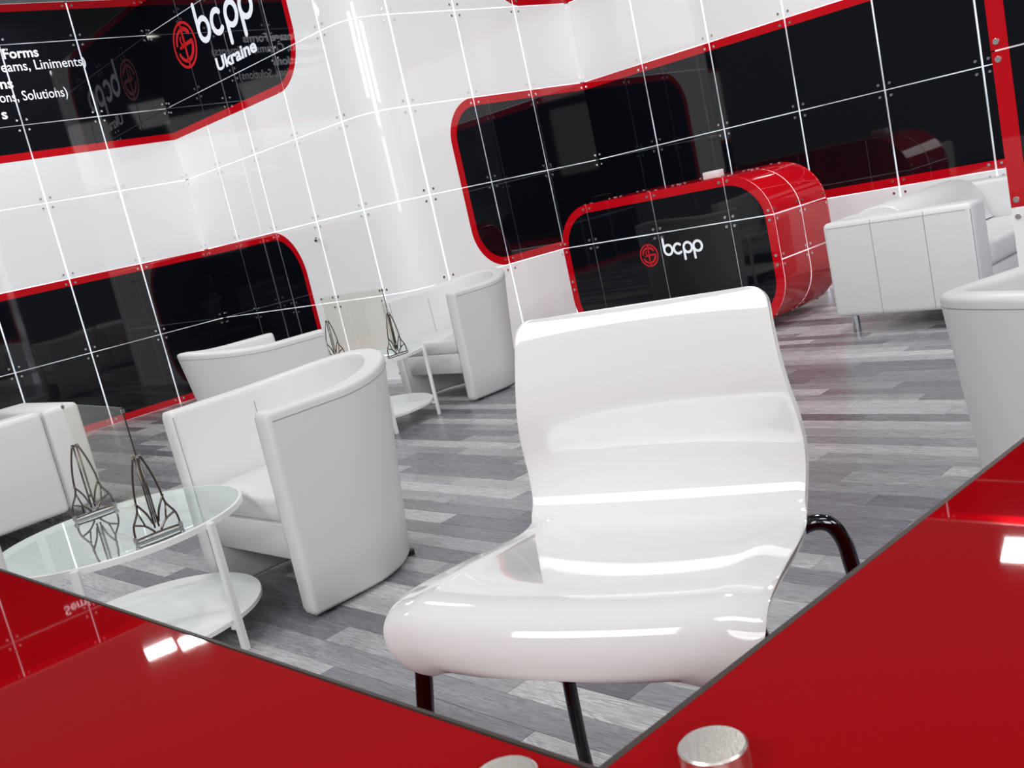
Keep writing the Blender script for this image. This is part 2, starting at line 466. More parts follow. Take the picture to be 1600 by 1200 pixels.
W_left = build_wall('wall_left', 'L', -8, 0)
W_bl = build_wall('wall_back_left', 'B', 0, 4)
W_bc = build_wall('wall_back_corner', 'Q', 4, 5, 12)
W_bm = build_wall('wall_back_middle', 'C', 5, 8)
W_br = build_wall('wall_back_right', 'R', 8, 17)

# near partition at the right edge of the photograph
NW0 = Vector((2.393, 4.597, 0)); aN = WALLDIR
def near_frame(s, seg):
    t = dirv(aN); return NW0 + t * (s * U), Vector((t.y, -t.x, 0))
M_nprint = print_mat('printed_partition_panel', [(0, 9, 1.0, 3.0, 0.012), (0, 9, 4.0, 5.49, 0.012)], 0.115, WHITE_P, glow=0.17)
t = dirv(aN); nn = Vector((t.y, -t.x, 0))
q0, q1 = NW0 - nn * 0.02 + t * .012, NW0 - nn * 0.02 + t * 4.2
vs = []
for q in (q0, q1, q1 - nn * 0.08, q0 - nn * 0.08):
    for z in (0, TOPZ * U - .01): vs.append(q + Vector((0, 0, z)))
W_r = mesh('wall_right', vs, [(0, 2, 3, 1), (2, 4, 5, 3), (4, 6, 7, 5), (6, 0, 1, 7), (1, 3, 5, 7), (0, 6, 4, 2)], None, M_back); W_r['kind'] = 'structure'
for i in range(6):
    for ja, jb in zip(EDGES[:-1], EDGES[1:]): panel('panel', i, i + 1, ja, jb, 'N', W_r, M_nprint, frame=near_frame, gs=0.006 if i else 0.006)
for (s, z) in ((0, 1), (0, 2), (0, 3), (1, 1), (1, 2), (1, 3)):
    for sx in ((1,) if s == 0 else (-1, 1)):
        for sz in (-1, 1):
            bm = bmesh.new(); p, nr = near_frame(s + sx * 0.045, 'N')
            disc_bm(bm, p + nr * TH + Vector((0, 0, (z + sz * 0.055) * U)), 0.0135, 0.008, n=20, bev=0.001, axis=nr)
            bm_obj('standoff_bolt', bm, W_r, M_disc)

# door knob on the bent white panel column
p, nr = wall_frame(2.985, 'B')
bm = bmesh.new(); c = p + nr * TH + Vector((0, 0, 1.79 * U))
disc_bm(bm, c, 0.012, 0.03, 16, axis=nr); disc_bm(bm, c + nr * 0.03, 0.022, 0.022, 20, 0.004, axis=nr)
o = bm_obj('door_knob', bm, W_bl, M_chrome, True); o['label'] = 'small round chrome knob on the white panel'

# ------------------------------------------------------------------ lettering
def flat_frame(origin, tdir):
    """matrix: local x along tdir, local y up, local z out of the wall"""
    t = tdir.normalized(); nrm = Vector((t.y, -t.x, 0)); u = Vector((0, 0, 1))
    return Matrix(((t.x, u.x, nrm.x, origin.x), (t.y, u.y, nrm.y, origin.y), (t.z, u.z, nrm.z, origin.z), (0, 0, 0, 1)))

def text_obj(txt, mtx, width=None, height=None, bold=0.0, align='LEFT', parent=None, m=M_letter, name='lettering', size=0.1):
    cu = bpy.data.curves.new(name, 'FONT'); cu.body = txt; cu.size = size; cu.offset = bold * size
    cu.extrude = 0.0006; cu.align_x = align; cu.resolution_u = 3
    o = bpy.data.objects.new(name, cu); COL.objects.link(o)
    bpy.context.view_layer.update()
    dg = bpy.context.evaluated_depsgraph_get()
    me = bpy.data.meshes.new_from_object(o.evaluated_get(dg))
    bpy.data.objects.remove(o)
    xs = [v.co.x for v in me.vertices]; wd = max(xs) - min(xs)
    x0 = min(xs) if align == 'LEFT' else max(xs)
    sx = width / wd if width else 1.0
    ys = [v.co.y for v in me.vertices]
    sy = height / (max(ys) - min(0, min(ys)) if False else max(ys)) if height else sx
    for v in me.vertices:
        v.co = mtx @ Vector(((v.co.x - x0) * sx, v.co.y * sy, v.co.z + 0.0012))
    me.materials.clear()
    return link(name, me, parent, m)

def stroke_bm(bm, pts, wd, th=0.0012, capn=6):
    """flat ribbon with round ends in local xy, thickness th"""
    P = [Vector((p[0], p[1], 0)) for p in pts]; N = len(P); h = wd / 2
    L, R = [], []
    for i in range(N):
        t = (P[min(i + 1, N - 1)] - P[max(i - 1, 0)]).normalized(); nr = Vector((-t.y, t.x, 0))
        L.append(P[i] + nr * h); R.append(P[i] - nr * h)
    outline = []
    t0 = (P[1] - P[0]).normalized(); t1 = (P[-1] - P[-2]).normalized()
    def arc(c, a0):
        return [c + Vector((math.cos(a0 - PI * k / capn), math.sin(a0 - PI * k / capn), 0)) * h for k in range(1, capn)]
    for z in (0.0005, 0.0005 + th):
        Lv = [bm.verts.new((v.x, v.y, z)) for v in L]; Rv = [bm.verts.new((v.x, v.y, z)) for v in R]
        for i in range(N - 1): bm.faces.new((Lv[i], Lv[i + 1], Rv[i + 1], Rv[i]))
        a1 = math.atan2(t1.y, t1.x) + PI / 2
        cv = [bm.verts.new((v.x, v.y, z)) for v in arc(P[-1], a1)]
        bm.faces.new([Lv[-1]] + cv + [Rv[-1]])
        a0 = math.atan2(t0.y, t0.x) - PI / 2
        cv = [bm.verts.new((v.x, v.y, z)) for v in arc(P[0], a0)]
        bm.faces.new([Rv[0]] + cv + [Lv[0]])

def arc_pts(cx, cy, r, a0, a1, n=24): return [(cx + r * math.cos(rad(a0 + (a1 - a0) * k / n)), cy + r * math.sin(rad(a0 + (a1 - a0) * k / n))) for k in range(n + 1)]

def emblem(mtx, R, parent, m=M_redprint):
    bm = bmesh.new()
    stroke_bm(bm, arc_pts(0, 0, .93 * R, 0, 360, 48), .12 * R)
    stroke_bm(bm, arc_pts(0, 0, .66 * R, 88, 38, 14), .19 * R)
    stroke_bm(bm, arc_pts(0, 0, .66 * R, 2, -88, 20), .19 * R)
    stroke_bm(bm, [(.66 * R, .03 * R), (.0, .0), (-.25 * R, -.02 * R)], .17 * R)
    stroke_bm(bm, [(0, .80 * R), (0, .0), (0, -.80 * R)], .14 * R)
    stroke_bm(bm, arc_pts(0, 0, .66 * R, 100, 168, 14), .15 * R)
    stroke_bm(bm, [(-.10 * R, .02 * R), (-.25 * R, .10 * R), (-.30 * R, .28 * R), (-.22 * R, .38 * R)], .09 * R)
    stroke_bm(bm, [(-.25 * R, -.02 * R), (-.42 * R, -.04 * R)], .12 * R)
    stroke_bm(bm, arc_pts(0, 0, .66 * R, 205, 262, 14), .15 * R)
    bmesh.ops.transform(bm, matrix=mtx, verts=bm.verts)
    return bm_obj('round_emblem', bm, parent, m)

def bcpp(mtx, W, Hx, parent, sw=0.21):
    """rounded letters b c p p; W total width, Hx height of the round bowls; local origin at the foot of b"""
    bm = bmesh.new(); r = Hx / 2; st = sw * Hx; rc = r - st / 2
    pitch = (W - 2 * r) / 3
    for i, ch in enumerate('bcpp'):
        cx = r + i * pitch
        if ch == 'c': stroke_bm(bm, arc_pts(cx, r, rc, 48, 312, 26), st)
        else: stroke_bm(bm, arc_pts(cx, r, rc, 0, 360, 32), st)
        if ch == 'b': stroke_bm(bm, [(cx - rc, r), (cx - rc, Hx * 1.48)], st)
        if ch == 'p': stroke_bm(bm, [(cx - rc, r), (cx - rc, -Hx * .42)], st)
    bmesh.ops.transform(bm, matrix=mtx, verts=bm.verts)
    return bm_obj('logo_lettering', bm, parent, M_letter)

def on_wall(s, z, seg):
    p, nr = wall_frame(s, seg)
    d = {'L': aL, 'B': aB, 'C': aC, 'R': aR}[seg]
    return flat_frame(p + nr * TH + Vector((0, 0, z * U)), dirv(d))
# the list of dosage forms on the left wall (right ends measured in the photograph)
def wall_text(txt, s_right, z, h, bold, width):
    p, nr = wall_frame(s_right, 'L')
    m_ = flat_frame(p + nr * TH + Vector((0, 0, z * U)), dirv(aL))
    return text_obj(txt, m_, width=width * sL, height=h * U, bold=bold, align='RIGHT', parent=W_left)
wall_text('Semisolid Dosage Forms', -1.545, 4.828, 0.122, 0.02, 1.76)
wall_text('(Ointments, Creams, Liniments)', -0.965, 4.668, 0.122, 0.004, 2.12)
wall_text('Preparations', -1.975, 4.468, 0.122, 0.02, 0.98)
wall_text('(Suspensions, Solutions)', -1.32, 4.30, 0.122, 0.004, 1.42)
wall_text('s', -2.155, 4.10, 0.085, 0.02, 0.07)
# logo on the second wall
o = emblem(on_wall(0.99, 4.62, 'B') @ Matrix.Diagonal((sB / U * 1.06, 1, 1, 1)), 0.30 * U, W_bl)
bcpp(on_wall(1.40, 4.50, 'B'), 1.42 * sB, 0.335 * U, W_bl)
text_obj('Ukraine', on_wall(1.645, 4.125, 'B'), width=1.02 * sB, height=0.155 * U, bold=0.03, parent=W_bl)

# ------------------------------------------------------------------ reception desk with rounded ends
D0 = Vector((0.847, 7.822, 0)); de2 = dirv(aR); de1 = Vector((-de2.y, de2.x, 0))
DL, DR, DB, DT, DRAD, DDEP = -0.32, 1.571, 0.02, 1.064, 0.33, 0.73
desk = empty('reception_desk', D0 + de2 * 0.6 + de1 * 0.36, aR, 'red rounded reception desk with black front and white lettering before the right wall', 'desk')
desk_inv = (Matrix.Translation(D0 + de2 * 0.6 + de1 * 0.36) @ Matrix.Rotation(aR, 4, 'Z')).inverted()
def dk(s, d, z): return desk_inv @ (D0 + de2 * s + de1 * d + Vector((0, 0, z)))
def rrect(x0, x1, z0, z1, r, n=12):
    P = []
    for cx, cz, a in ((x1 - r, z0 + r, -90), (x1 - r, z1 - r, 0), (x0 + r, z1 - r, 90), (x0 + r, z0 + r, 180)):
        for k in range(n + 1): P.append((cx + r * math.cos(rad(a + 90 * k / n)), cz + r * math.sin(rad(a + 90 * k / n))))
    return P
def clip(P, axis, val, keep_less):
    out = []
    f_ = lambda p: (val - p[axis]) if keep_less else (p[axis] - val)
    for i in range(len(P)):
        a, b_ = P[i], P[(i + 1) % len(P)]; fa, fb_ = f_(a), f_(b_)
        if fa >= 0: out.append(a)
        if fa * fb_ < 0:
            t_ = fa / (fa - fb_); out.append((a[0] + (b_[0] - a[0]) * t_, a[1] + (b_[1] - a[1]) * t_))
    return out
M_dprint = print_mat('printed_desk_front', [(DL, DR, DB, DT, DRAD)], 0.062, RED)
# core (light box)
core = rrect(DL + .009, DR - .009, DB + .009, DT - .009, DRAD - .009)
v = [dk(s, 0.010, z) for s, z in core] + [dk(s, DDEP - .010, z) for s, z in core]; nC = len(core)
mesh('core', v, [tuple(range(nC))[::-1], tuple(range(nC, 2 * nC))] + [(i, (i + 1) % nC, nC + (i + 1) % nC, nC + i) for i in range(nC)], desk, M_back)
xs = [DL, 0.0, 0.618, 1.236, DR]; zs = [DB, 0.762, DT]
gg = 0.0035
for i in range(4):
    for j in range(2):
        P = rrect(DL, DR, DB, DT, DRAD)
        if i > 0: P = clip(P, 0, xs[i] + gg, False)
        if i < 3: P = clip(P, 0, xs[i + 1] - gg, True)
        if j > 0: P = clip(P, 1, zs[j] + gg, False)
        if j < 1: P = clip(P, 1, zs[j + 1] - gg, True)
        n_ = len(P)
        for d0, d1, nm in ((0.0, 0.008, 'front_panel'), (DDEP - 0.008, DDEP, 'rear_panel')):
            v = [dk(s, d0, z) for s, z in P] + [dk(s, d1, z) for s, z in P]
            me = bpy.data.meshes.new(nm); me.from_pydata([tuple(q) for q in v], [], [tuple(range(n_)), tuple(range(2 * n_ - 1, n_ - 1, -1))] + [(i2, n_ + i2, n_ + (i2 + 1) % n_, (i2 + 1) % n_) for i2 in range(n_)])
            uvl = me.uv_layers.new(name='UVMap')
            for lp in me.loops:
                uvl.data[lp.index].uv = P[lp.vertex_index % n_]
            o = link(nm, me, desk, M_dprint if nm == 'front_panel' else M_redplain)
# wrapped side, top and bottom panels following the outline
def outline_pt(q):
    """perimeter parameter in metres, starting bottom centre going right"""
    Wd, Hd, r = DR - DL, DT - DB, DRAD
    segs = [('l', (DL + Wd / 2, DB), (1, 0), Wd / 2 - r), ('a', (DR - r, DB + r), -90), ('l', (DR, DB + r), (0, 1), Hd - 2 * r), ('a', (DR - r, DT - r), 0),
            ('l', (DR - r, DT), (-1, 0), Wd - 2 * r), ('a', (DL + r, DT - r), 90), ('l', (DL, DT - r), (0, -1), Hd - 2 * r), ('a', (DL + r, DB + r), 180), ('l', (DL + r, DB), (1, 0), Wd / 2 - r)]
    for sg in segs:
        ln = sg[3] if sg[0] == 'l' else r * PI / 2
        if q <= ln + 1e-9:
            if sg[0] == 'l':
                p = (sg[1][0] + sg[2][0] * q, sg[1][1] + sg[2][1] * q); nrm = (sg[2][1], -sg[2][0])
            else:
                a = rad(sg[2]) + q / r; p = (sg[1][0] + r * math.cos(a), sg[1][1] + r * math.sin(a)); nrm = (math.cos(a), math.sin(a))
            return p, nrm
        q -= ln
    return (DL + Wd / 2, DB), (0, -1)
Wd, Hd = DR - DL, DT - DB; qa = DRAD * PI / 2
b0_ = Wd / 2 - DRAD
per = 2 * (Wd - 2 * DRAD) + 2 * (Hd - 2 * DRAD) + 4 * qa
qz = b0_ + qa + (0.46 - DB - DRAD)           # joint at z .46 on the right side
qz2 = b0_ + qa + (Hd - 2 * DRAD)             # start of the top right curve (z ~ .73)
joints = [0.0, b0_ + qa * .3, qz, qz + 0.302, b0_ + qa + (Hd - 2 * DRAD) + qa + 0.005, 0, 0, 0]
qt = b0_ + qa + (Hd - 2 * DRAD) + qa         # top starts at s = DR - r
joints = [0.0, qz - 0.44, qz, qz + 0.302, qt + 0.005, qt + 0.005 + 0.618, qt + 0.005 + 1.236 - .0, per - qz - 0.302 + 0.30, per - qz + 0.44 - .3, per]
joints = sorted(j for j in joints if 0 <= j <= per)
dd = [0.0, 0.3625, DDEP]
bmB = bmesh.new()
for i in range(len(joints) - 1):
    qa0, qa1 = joints[i] + 0.004, joints[i + 1] - 0.004
    n_ = max(2, int((qa1 - qa0) / 0.04))
    for k in range(2):
        d0, d1 = dd[k] + (0.015 if k == 0 else 0.005), dd[k + 1] - (0.005 if k == 0 else 0.014)
        v = []; f = []
        for t_ in range(n_ + 1):
            (ps, pz), (ns, nz) = outline_pt(qa0 + (qa1 - qa0) * t_ / n_)
            for d in (d0, d1):
                v.append(dk(ps, d, pz)); v.append(dk(ps - ns * .007, d, pz - nz * .007))
        for t_ in range(n_):
            a = 4 * t_; c = a + 4
            f += [(a, a + 2, c + 2, c), (a + 1, c + 1, c + 3, a + 3), (a, c, c + 1, a + 1), (a + 2, a + 3, c + 3, c + 2)]
        f += [(0, 1, 3, 2), (4 * n_, 4 * n_ + 2, 4 * n_ + 3, 4 * n_ + 1)]
        o = mesh('wrap_panel', v, f, desk, M_redplain); smooth_angle(o, 40)
    (ps, pz), (ns, nz) = outline_pt(joints[i])
    for dj in (0.0, 0.3625, DDEP):
        for a, b_ in ((-1, -1), (1, -1), (-1, 1), (1, 1)):
            if dj == 0 and b_ < 0 or dj == DDEP and b_ > 0: continue
            (p2, z2), (n2, m2) = outline_pt((joints[i] + a * 0.033) % per)
            c = dk(p2, dj + b_ * 0.033, z2); ax = dk(p2 + n2, dj + b_ * .033, z2 + m2) - c
            disc_bm(bmB, c, 0.0105, 0.006, 8, axis=ax)
for s in (0.0, 0.618, 1.236, DR, DL):
    for z in (0.762, 1.064, 0.46):
        if z == 0.46 and s not in (DR, DL): continue
        if z == 1.064 and s in (DR, DL): continue
        for a, b_ in ((-1, -1), (1, -1), (-1, 1), (1, 1)):
            if s == DR and a > 0 or s == DL and a < 0 or z > 1 and b_ > 0: continue
            c = dk(s + a * 0.032, 0, z + b_ * 0.032); ax = dk(s, -1, z) - dk(s, 0, z)
            disc_bm(bmB, c, 0.0105, 0.006, 8, axis=ax)
o = bm_obj('standoff_bolts', bmB, desk, M_bolt); o['kind'] = 'stuff'
# light strips shining through the joints round the desk
def ring_strip(d0, d1, inset):
    Pn = rrect(DL + inset, DR - inset, DB + inset, DT - inset, DRAD - inset)
    Pi = rrect(DL + .012, DR - .012, DB + .012, DT - .012, DRAD - .012); n_ = len(Pn)
    v = [dk(a, d0, b) for a, b in Pn] + [dk(a, d1, b) for a, b in Pn] + [dk(a, d1, b) for a, b in Pi] + [dk(a, d0, b) for a, b in Pi]
    f = []
    for k in range(n_):
        k2 = (k + 1) % n_
        for q in range(4): f.append((q * n_ + k, q * n_ + k2, ((q + 1) % 4) * n_ + k2, ((q + 1) % 4) * n_ + k))
    mesh('light_strip', v, f, desk, M_back)
ring_strip(.3625 - .0042, .3625 + .0042, .0015)
ring_strip(.0092, .0142, .002)
ring_strip(DDEP - .0135, DDEP - .0095, .002)
mt = desk_inv @ flat_frame(D0 + Vector((0, 0, 0)), de2)
emblem(mt @ Matrix.Translation((0.505, 0.612, 0)), 0.085, desk)
o = bcpp(mt @ Matrix.Translation((0.640, 0.588, 0)), 0.345, 0.088, desk, 0.2)
# white card box on the desk
c = D0 + de2 * 1.085 + de1 * 0.13
cb = rbox('card_box', -0.065, 0.065, -0.035, 0.035, 0, 0.05, 0.004, None, M_paper, 2)
cb.location = (c.x, c.y, DT + 0.001); cb.rotation_euler = (0, 0, aR)
cb['label'] = 'small white card box lying on top of the red reception desk'; cb['category'] = 'box'

# ------------------------------------------------------------------ tub chairs
def tub_chair(name, label, loc, rz, group='white tub chairs around the lounge tables'):
    root = empty(name, loc, rz, label, 'armchair', group)
    hw, straight, bk, th = 0.395, 0.26, 0.42, 0.082
    # plan centre line, x lateral, y to the back, from right arm front round to left arm front
    def plan(t):
        # t 0..1 ; returns outer point, outward normal, back weight
        L1 = straight; L2 = PI * (hw + bk) / 2; T = 2 * L1 + L2; d = t * T
        if d < L1: return Vector((hw, d, 0)), Vector((1, 0, 0)), 0.0
        if d > T - L1: return Vector((-hw, T - d, 0)), Vector((-1, 0, 0)), 0.0
        a = (d - L1) / L2 * PI
        p = Vector((hw * math.cos(a), straight + bk * math.sin(a), 0))
        n_ = Vector((bk * math.cos(a), hw * math.sin(a), 0)).normalized()
        return p, n_, math.sin(a)
    N = 46
    prof = []   # (offset inward, z fraction kind)
    def section(t):
        p, n_, wb = plan(t)
        wbs = wb * wb
        ztop = 0.742 + 0.048 * wbs
        out = []
        def pt(inw, z, lean=True):
            k = z / 0.8
            # shell flares upward: foot is drawn in, top leans out at the back
            q = p - n_ * inw
            q = q - n_ * (0.055 * (1 - k) * wb + 0.022 * (1 - k)) + Vector((0, 0.045 * wbs * (k - .3), 0))
            q.z = z; return q
        r = 0.021
        outer = [0.015, 0.03, 0.2, 0.4, 0.58, ztop - r - .03]
        for z in outer: out.append(pt(0, z) if z > 0.02 else pt(0.012, z))
        for k in range(0, 7):
            a = k / 6 * PI / 2
            out.append(pt(r - r * math.cos(a), ztop - r + r * math.sin(a)))
        for k in range(0, 7):
            a = k / 6 * PI / 2
            out.append(pt(th - r + r * math.sin(a), ztop - r + r * math.cos(a)))
        for z in (ztop - r - .04, 0.5, 0.4, 0.2, 0.03): out.append(pt(th, z))
        out.append(pt(th - .012, 0.015))
        return out
    rings = [section(i / N) for i in range(N + 1)]
    bm = bmesh.new(); RV = [[bm.verts.new(q) for q in rg] for rg in rings]; K = len(rings[0])
    for i in range(N):
        for k in range(K): bm.faces.new((RV[i][k], RV[i][(k + 1) % K], RV[i + 1][(k + 1) % K], RV[i + 1][k]))
    for rg, sgn in ((RV[0], 1), (RV[-1], -1)):
        # rounded front of the arms: two shrinking rings then a cap
        cen = sum((v.co for v in rg), Vector()) / K; last = rg
        for dy, sh in ((0.012, 0.0), (0.020, 0.010), (0.024, 0.024)):
            nw = []
            for v_ in rg:
                d = v_.co - cen; d.y = 0
                c2 = v_.co - Vector((math.copysign(min(abs(d.x), sh), d.x), 0, math.copysign(min(abs(d.z), sh), d.z)))
                nw.append(bm.verts.new((c2.x, c2.y - dy, c2.z)))
            for k in range(K):
                bm.faces.new((last[k], last[(k + 1) % K], nw[(k + 1) % K], nw[k]))
            last = nw
        bm.faces.new(last)
    o = bm_obj('shell', bm, root, M_leather); smooth_angle(o, 60)
    # seams: outer top edge, the inner middle seams, and along the arm fronts
    path = []
    for i in range(N + 1):
        rg = rings[i]; q = (rg[5] + rg[6]) / 2; p_, n_, _ = plan(i / N); path.append(q + n_ * 0.0004)
    tube_obj('seam', path, 0.0016, 5, root, M_seam)
    for t_ in (0.19, 0.81):
        rg = section(t_); _, n_, _ = plan(t_)
        tube_obj('seam', [rg[k] - n_ * 0.0015 for k in range(-6, -2)], 0.0013, 5, root, M_seam)
    for sgn, rg in ((1, rings[0]), (-1, rings[-1])):
        tube_obj('seam', [Vector((q.x - sgn * .004, q.y - .012, q.z)) for q in (rg[-2], rg[-3], rg[-4], rg[-5], rg[-6], rg[-7])], 0.0014, 5, root, M_seam)
    # seat cushion and front apron: shape follows the inner plan
    def seat_loop(inset, z, yf):
        P = []
        M_ = 30
        for i in range(M_ + 1):
            p, n_, wb = plan(i / M_)
            q = p - n_ * (th - 0.004 + inset); q = q - n_ * (0.055 * (1 - z / .8) * wb + 0.022 * (1 - z / .8)) + Vector((0, 0.045 * wb * wb * (z / .8 - .3), 0))
            if i in (0, M_): q.y = yf
            P.append(Vector((q.x, max(q.y, yf), z)))
        return P
    def slab(nm, z0, z1, yf, r, crown=0.0):
        lv = [(r, z0, yf + r), (0, z0 + r, yf), (0, z1 - r, yf), (r * .3, z1 - r * .3, yf + r * .3), (r, z1, yf + r)]
        bm = bmesh.new(); RR = [[bm.verts.new(q) for q in seat_loop(a, z, y)] for a, z, y in lv]
        for i in range(len(RR) - 1):
            n2 = len(RR[i])
            for k in range(n2): bm.faces.new((RR[i][k], RR[i][(k + 1) % n2], RR[i + 1][(k + 1) % n2], RR[i + 1][k]))
        bm.faces.new(RR[0][::-1])
        cv = bm.verts.new((0, 0.3, z1 + crown)); top = RR[-1]
        midr = [bm.verts.new(((q.co.x) * .55, .3 + (q.co.y - .3) * .55, z1 + crown * .8)) for q in top]
        for k in range(len(top)):
            k2 = (k + 1) % len(top)
            bm.faces.new((top[k], top[k2], midr[k2], midr[k])); bm.faces.new((midr[k], midr[k2], cv))
        o = bm_obj(nm, bm, root, M_leather); smooth_angle(o, 60); return o
    slab('seat_cushion', 0.325, 0.43, 0.012, 0.022, 0.018)
    slab('seat_base', 0.19, 0.324, 0.02, 0.006)
    for x, y in ((0.335, 0.06), (-0.335, 0.06), (0.22, 0.52), (-0.22, 0.52)):
        bm = bmesh.new(); disc_bm(bm, (x, y, 0), 0.018, 0.02, 12)
        bm_obj('foot', bm, root, M_black)
    return root
# facing angle: local -y is the front. rz such that local +y (back) points along given direction
def rz_back(d): return math.atan2(d.y, d.x) - PI / 2
CH1 = Vector((-1.06, 3.575, 0))
tub_chair('tub_chair', 'largest white leather tub chair in view, facing the near glass side table', CH1, rz_back(e1))
chairs = [
    (Vector((-0.49, 6.82, 0)), e1, 'white leather tub chair by the far side table, close to the white wall'),
    (Vector((-1.245, 6.225, 0)), dirv(rad(216)), 'white leather tub chair turned away, its back toward us, before the black wall panel'),
    (Vector((1.809, 2.742, 0)), dirv(rad(204.4)), 'white leather tub chair at the right edge, in front of the sofa and partition'),
    (Vector((-1.77, 3.04, 0)), -e1, 'white leather tub chair cut off by the left edge, at the near side table'),
]
proto = [o for o in COL.objects if o.name == 'tub_chair'][0]
for loc, back, lab in chairs:
    c = copy_tree(proto); c.location = loc; c.rotation_euler = (0, 0, rz_back(back)); c['label'] = lab
    if 'right edge' in lab: c.scale = (0.954, 0.954, 0.954)

# ------------------------------------------------------------------ sofas
def sofa(name, label, origin, rz, length, depth, cushions=2, back_cushion=True):
    """local: x along the length (0 = the arm end at origin), y from back (0) to front (depth)"""
    root = empty(name, origin, rz, label, 'sofa', 'white leather box sofas')
    z0, z1, aw = 0.115, 0.685, 0.20
    rbox('arm', 0, aw, 0, depth, z0, z1, 0.03, root, M_leather, 5)
    rbox('arm', length - aw, length, 0, depth, z0, z1, 0.03, root, M_leather, 5)
    rbox('back', aw + .002, length - aw - .002, 0, 0.20, z0, z1, 0.03, root, M_leather, 5)
    rbox('seat_base', aw + .002, length - aw - .002, 0.2, depth - 0.01, z0, 0.30, 0.012, root, M_leather, 3)
    L = (length - 2 * aw - 0.01) / cushions
    for i in range(cushions):
        x0 = aw + .005 + i * L
        rbox('seat_cushion', x0 + .002, x0 + L - .002, 0.24, depth, 0.302, 0.44, 0.03, root, M_leather, 5)
        if not back_cushion: continue
        # back cushion: rounded wedge
        prof = [(0.18, 0.45), (0.10, 0.60), (0.13, 0.695), (0.23, 0.722), (0.34, 0.712), (0.41, 0.66), (0.455, 0.57), (0.475, 0.48), (0.47, 0.442), (0.2, 0.442)]
        pp = smooth_path([(0, a, b_) for a, b_ in prof], 3)
        bm = bmesh.new()
        cen = Vector((0, sum(q.y for q in pp) / len(pp), sum(q.z for q in pp) / len(pp)))
        rings = []
        for xx, sc in ((0, .95), (.006, .98), (.015, 1), (L - .015, 1), (L - .006, .98), (L, .95)):
            rings.append([bm.verts.new((x0 + xx, cen.y + (q.y - cen.y) * sc, max(0.442, cen.z + (q.z - cen.z) * sc))) for q in pp])
        for a in range(len(rings) - 1):
            n2 = len(pp)
            for k in range(n2): bm.faces.new((rings[a][k], rings[a][(k + 1) % n2], rings[a + 1][(k + 1) % n2], rings[a + 1][k]))
        bm.faces.new(rings[0]); bm.faces.new(rings[-1][::-1])
        o = bm_obj('back_cushion', bm, root, M_leather); smooth_angle(o, 50)
    def seam(pts, r): tube_obj('seam', pts, r, 5, root, M_seam)
    for xe, sg in ((0, 1), (length, -1)):
        for y in (depth * .345, depth * .70):
            seam([(xe - sg * .0004, y, z0 + .01), (xe - sg * .0004, y, z1 - .03), (xe + sg * .006, y, z1 - .008)], 0.0017)
        seam([(xe, 0.03, z1 - .032), (xe, depth - .03, z1 - .032)], 0.0014)
        seam([(xe + sg * 0.008, depth - .008, z0 + .02), (xe + sg * 0.008, depth - .008, z1 - .03)], 0.0016)
    seam([(aw, -.0004, z0 + .01), (aw, -.0004, z1 - .03), (aw, .01, z1 - .006)], 0.0018)
    seam([(length - aw, -.0004, z0 + .01), (length - aw, -.0004, z1 - .03), (length - aw, .01, z1 - .006)], 0.0018)
    for x in (0.10, length - 0.10):
        for y in (0.07, depth - 0.09):
            bm = bmesh.new(); disc_bm(bm, (x, y, 0), 0.024, z0 - .002, 24, 0.002)
            o = bm_obj('leg', bm, root, M_chrome); smooth_angle(o, 40)
    return root
# right sofa: near arm end along e2, length along e1 ; local x -> e1, local y -> e2 (handed: mirror by placing from far end)
SK = Vector((2.0, 6.03, 0))
# local frame needs x × y = z: use x = -e1 from far end, y = e2? (-e1) x e2 = +z  -> origin at far end
sofa('sofa', 'white leather sofa with chrome legs, stitched arm side facing us, right of the red desk', SK + e1 * 1.50, math.atan2(-e1.y, -e1.x), 1.50, 0.875, 1)
# left sofa: its back faces the camera
SL = Vector((-2.43, 5.50, 0)) + e1 * 0.105
sofa('sofa', 'white leather sofa cut by the left edge, seen from behind, before the black wall panel', SL - e1 * 1.55, math.atan2(e1.y, e1.x), 1.55, 0.85, back_cushion=False)

# ------------------------------------------------------------------ side tables
TZ = 0.452
def side_table(name, label, loc, legs, R=0.413):
    root = empty(name, loc, 0, label, 'side table', 'round two-tier side tables')
    bm = bmesh.new(); disc_bm(bm, (0, 0, TZ - 0.008), R - 0.008, 0.008, 72)
    bm_obj('glass_top', bm, root, M_glass)
    # white ring carrying the glass
    bm = bmesh.new(); n = 96
    pr_ = [(R - .009, TZ - .02), (R + .003, TZ - .02), (R + .003, TZ - .001), (R, TZ + .001), (R - .007, TZ + .001), (R - .007, TZ - .009)]
    RR = [[bm.verts.new((r * math.cos(2 * PI * k / n), r * math.sin(2 * PI * k / n), z)) for r, z in pr_] for k in range(n)]
    for k in range(n):
        for j in range(len(pr_)): bm.faces.new((RR[k][j], RR[k][(j + 1) % 6], RR[(k + 1) % n][(j + 1) % 6], RR[(k + 1) % n][j]))
    o = bm_obj('rim', bm, root, M_white); smooth_angle(o, 40)
    bm = bmesh.new(); disc_bm(bm, (0, 0, 0.092), R - 0.016, 0.016, 72, 0.002)
    o = bm_obj('lower_shelf', bm, root, M_white); smooth_angle(o, 40)
    for a in legs:
        a = rad(a); d = Vector((math.cos(a), math.sin(a), 0))
        T = Matrix.Translation(d * (R + .010)) @ Matrix.Rotation(a, 4, 'Z')
        bm = bmesh.new(); box_bm(bm, -.0095, .0095, -.013, .013, 0, TZ - .004, T)
        bmesh.ops.bevel(bm, geom=list(bm.edges), offset=.002, segments=2, affect='EDGES')
        box_bm(bm, -.03, -.008, -.010, .010, .078, .0915, T)
        bm_obj('leg', bm, root, M_white)
    return root
T1 = Vector((-1.415, 3.375, 0)); T2 = Vector((-0.915, 6.495, 0))
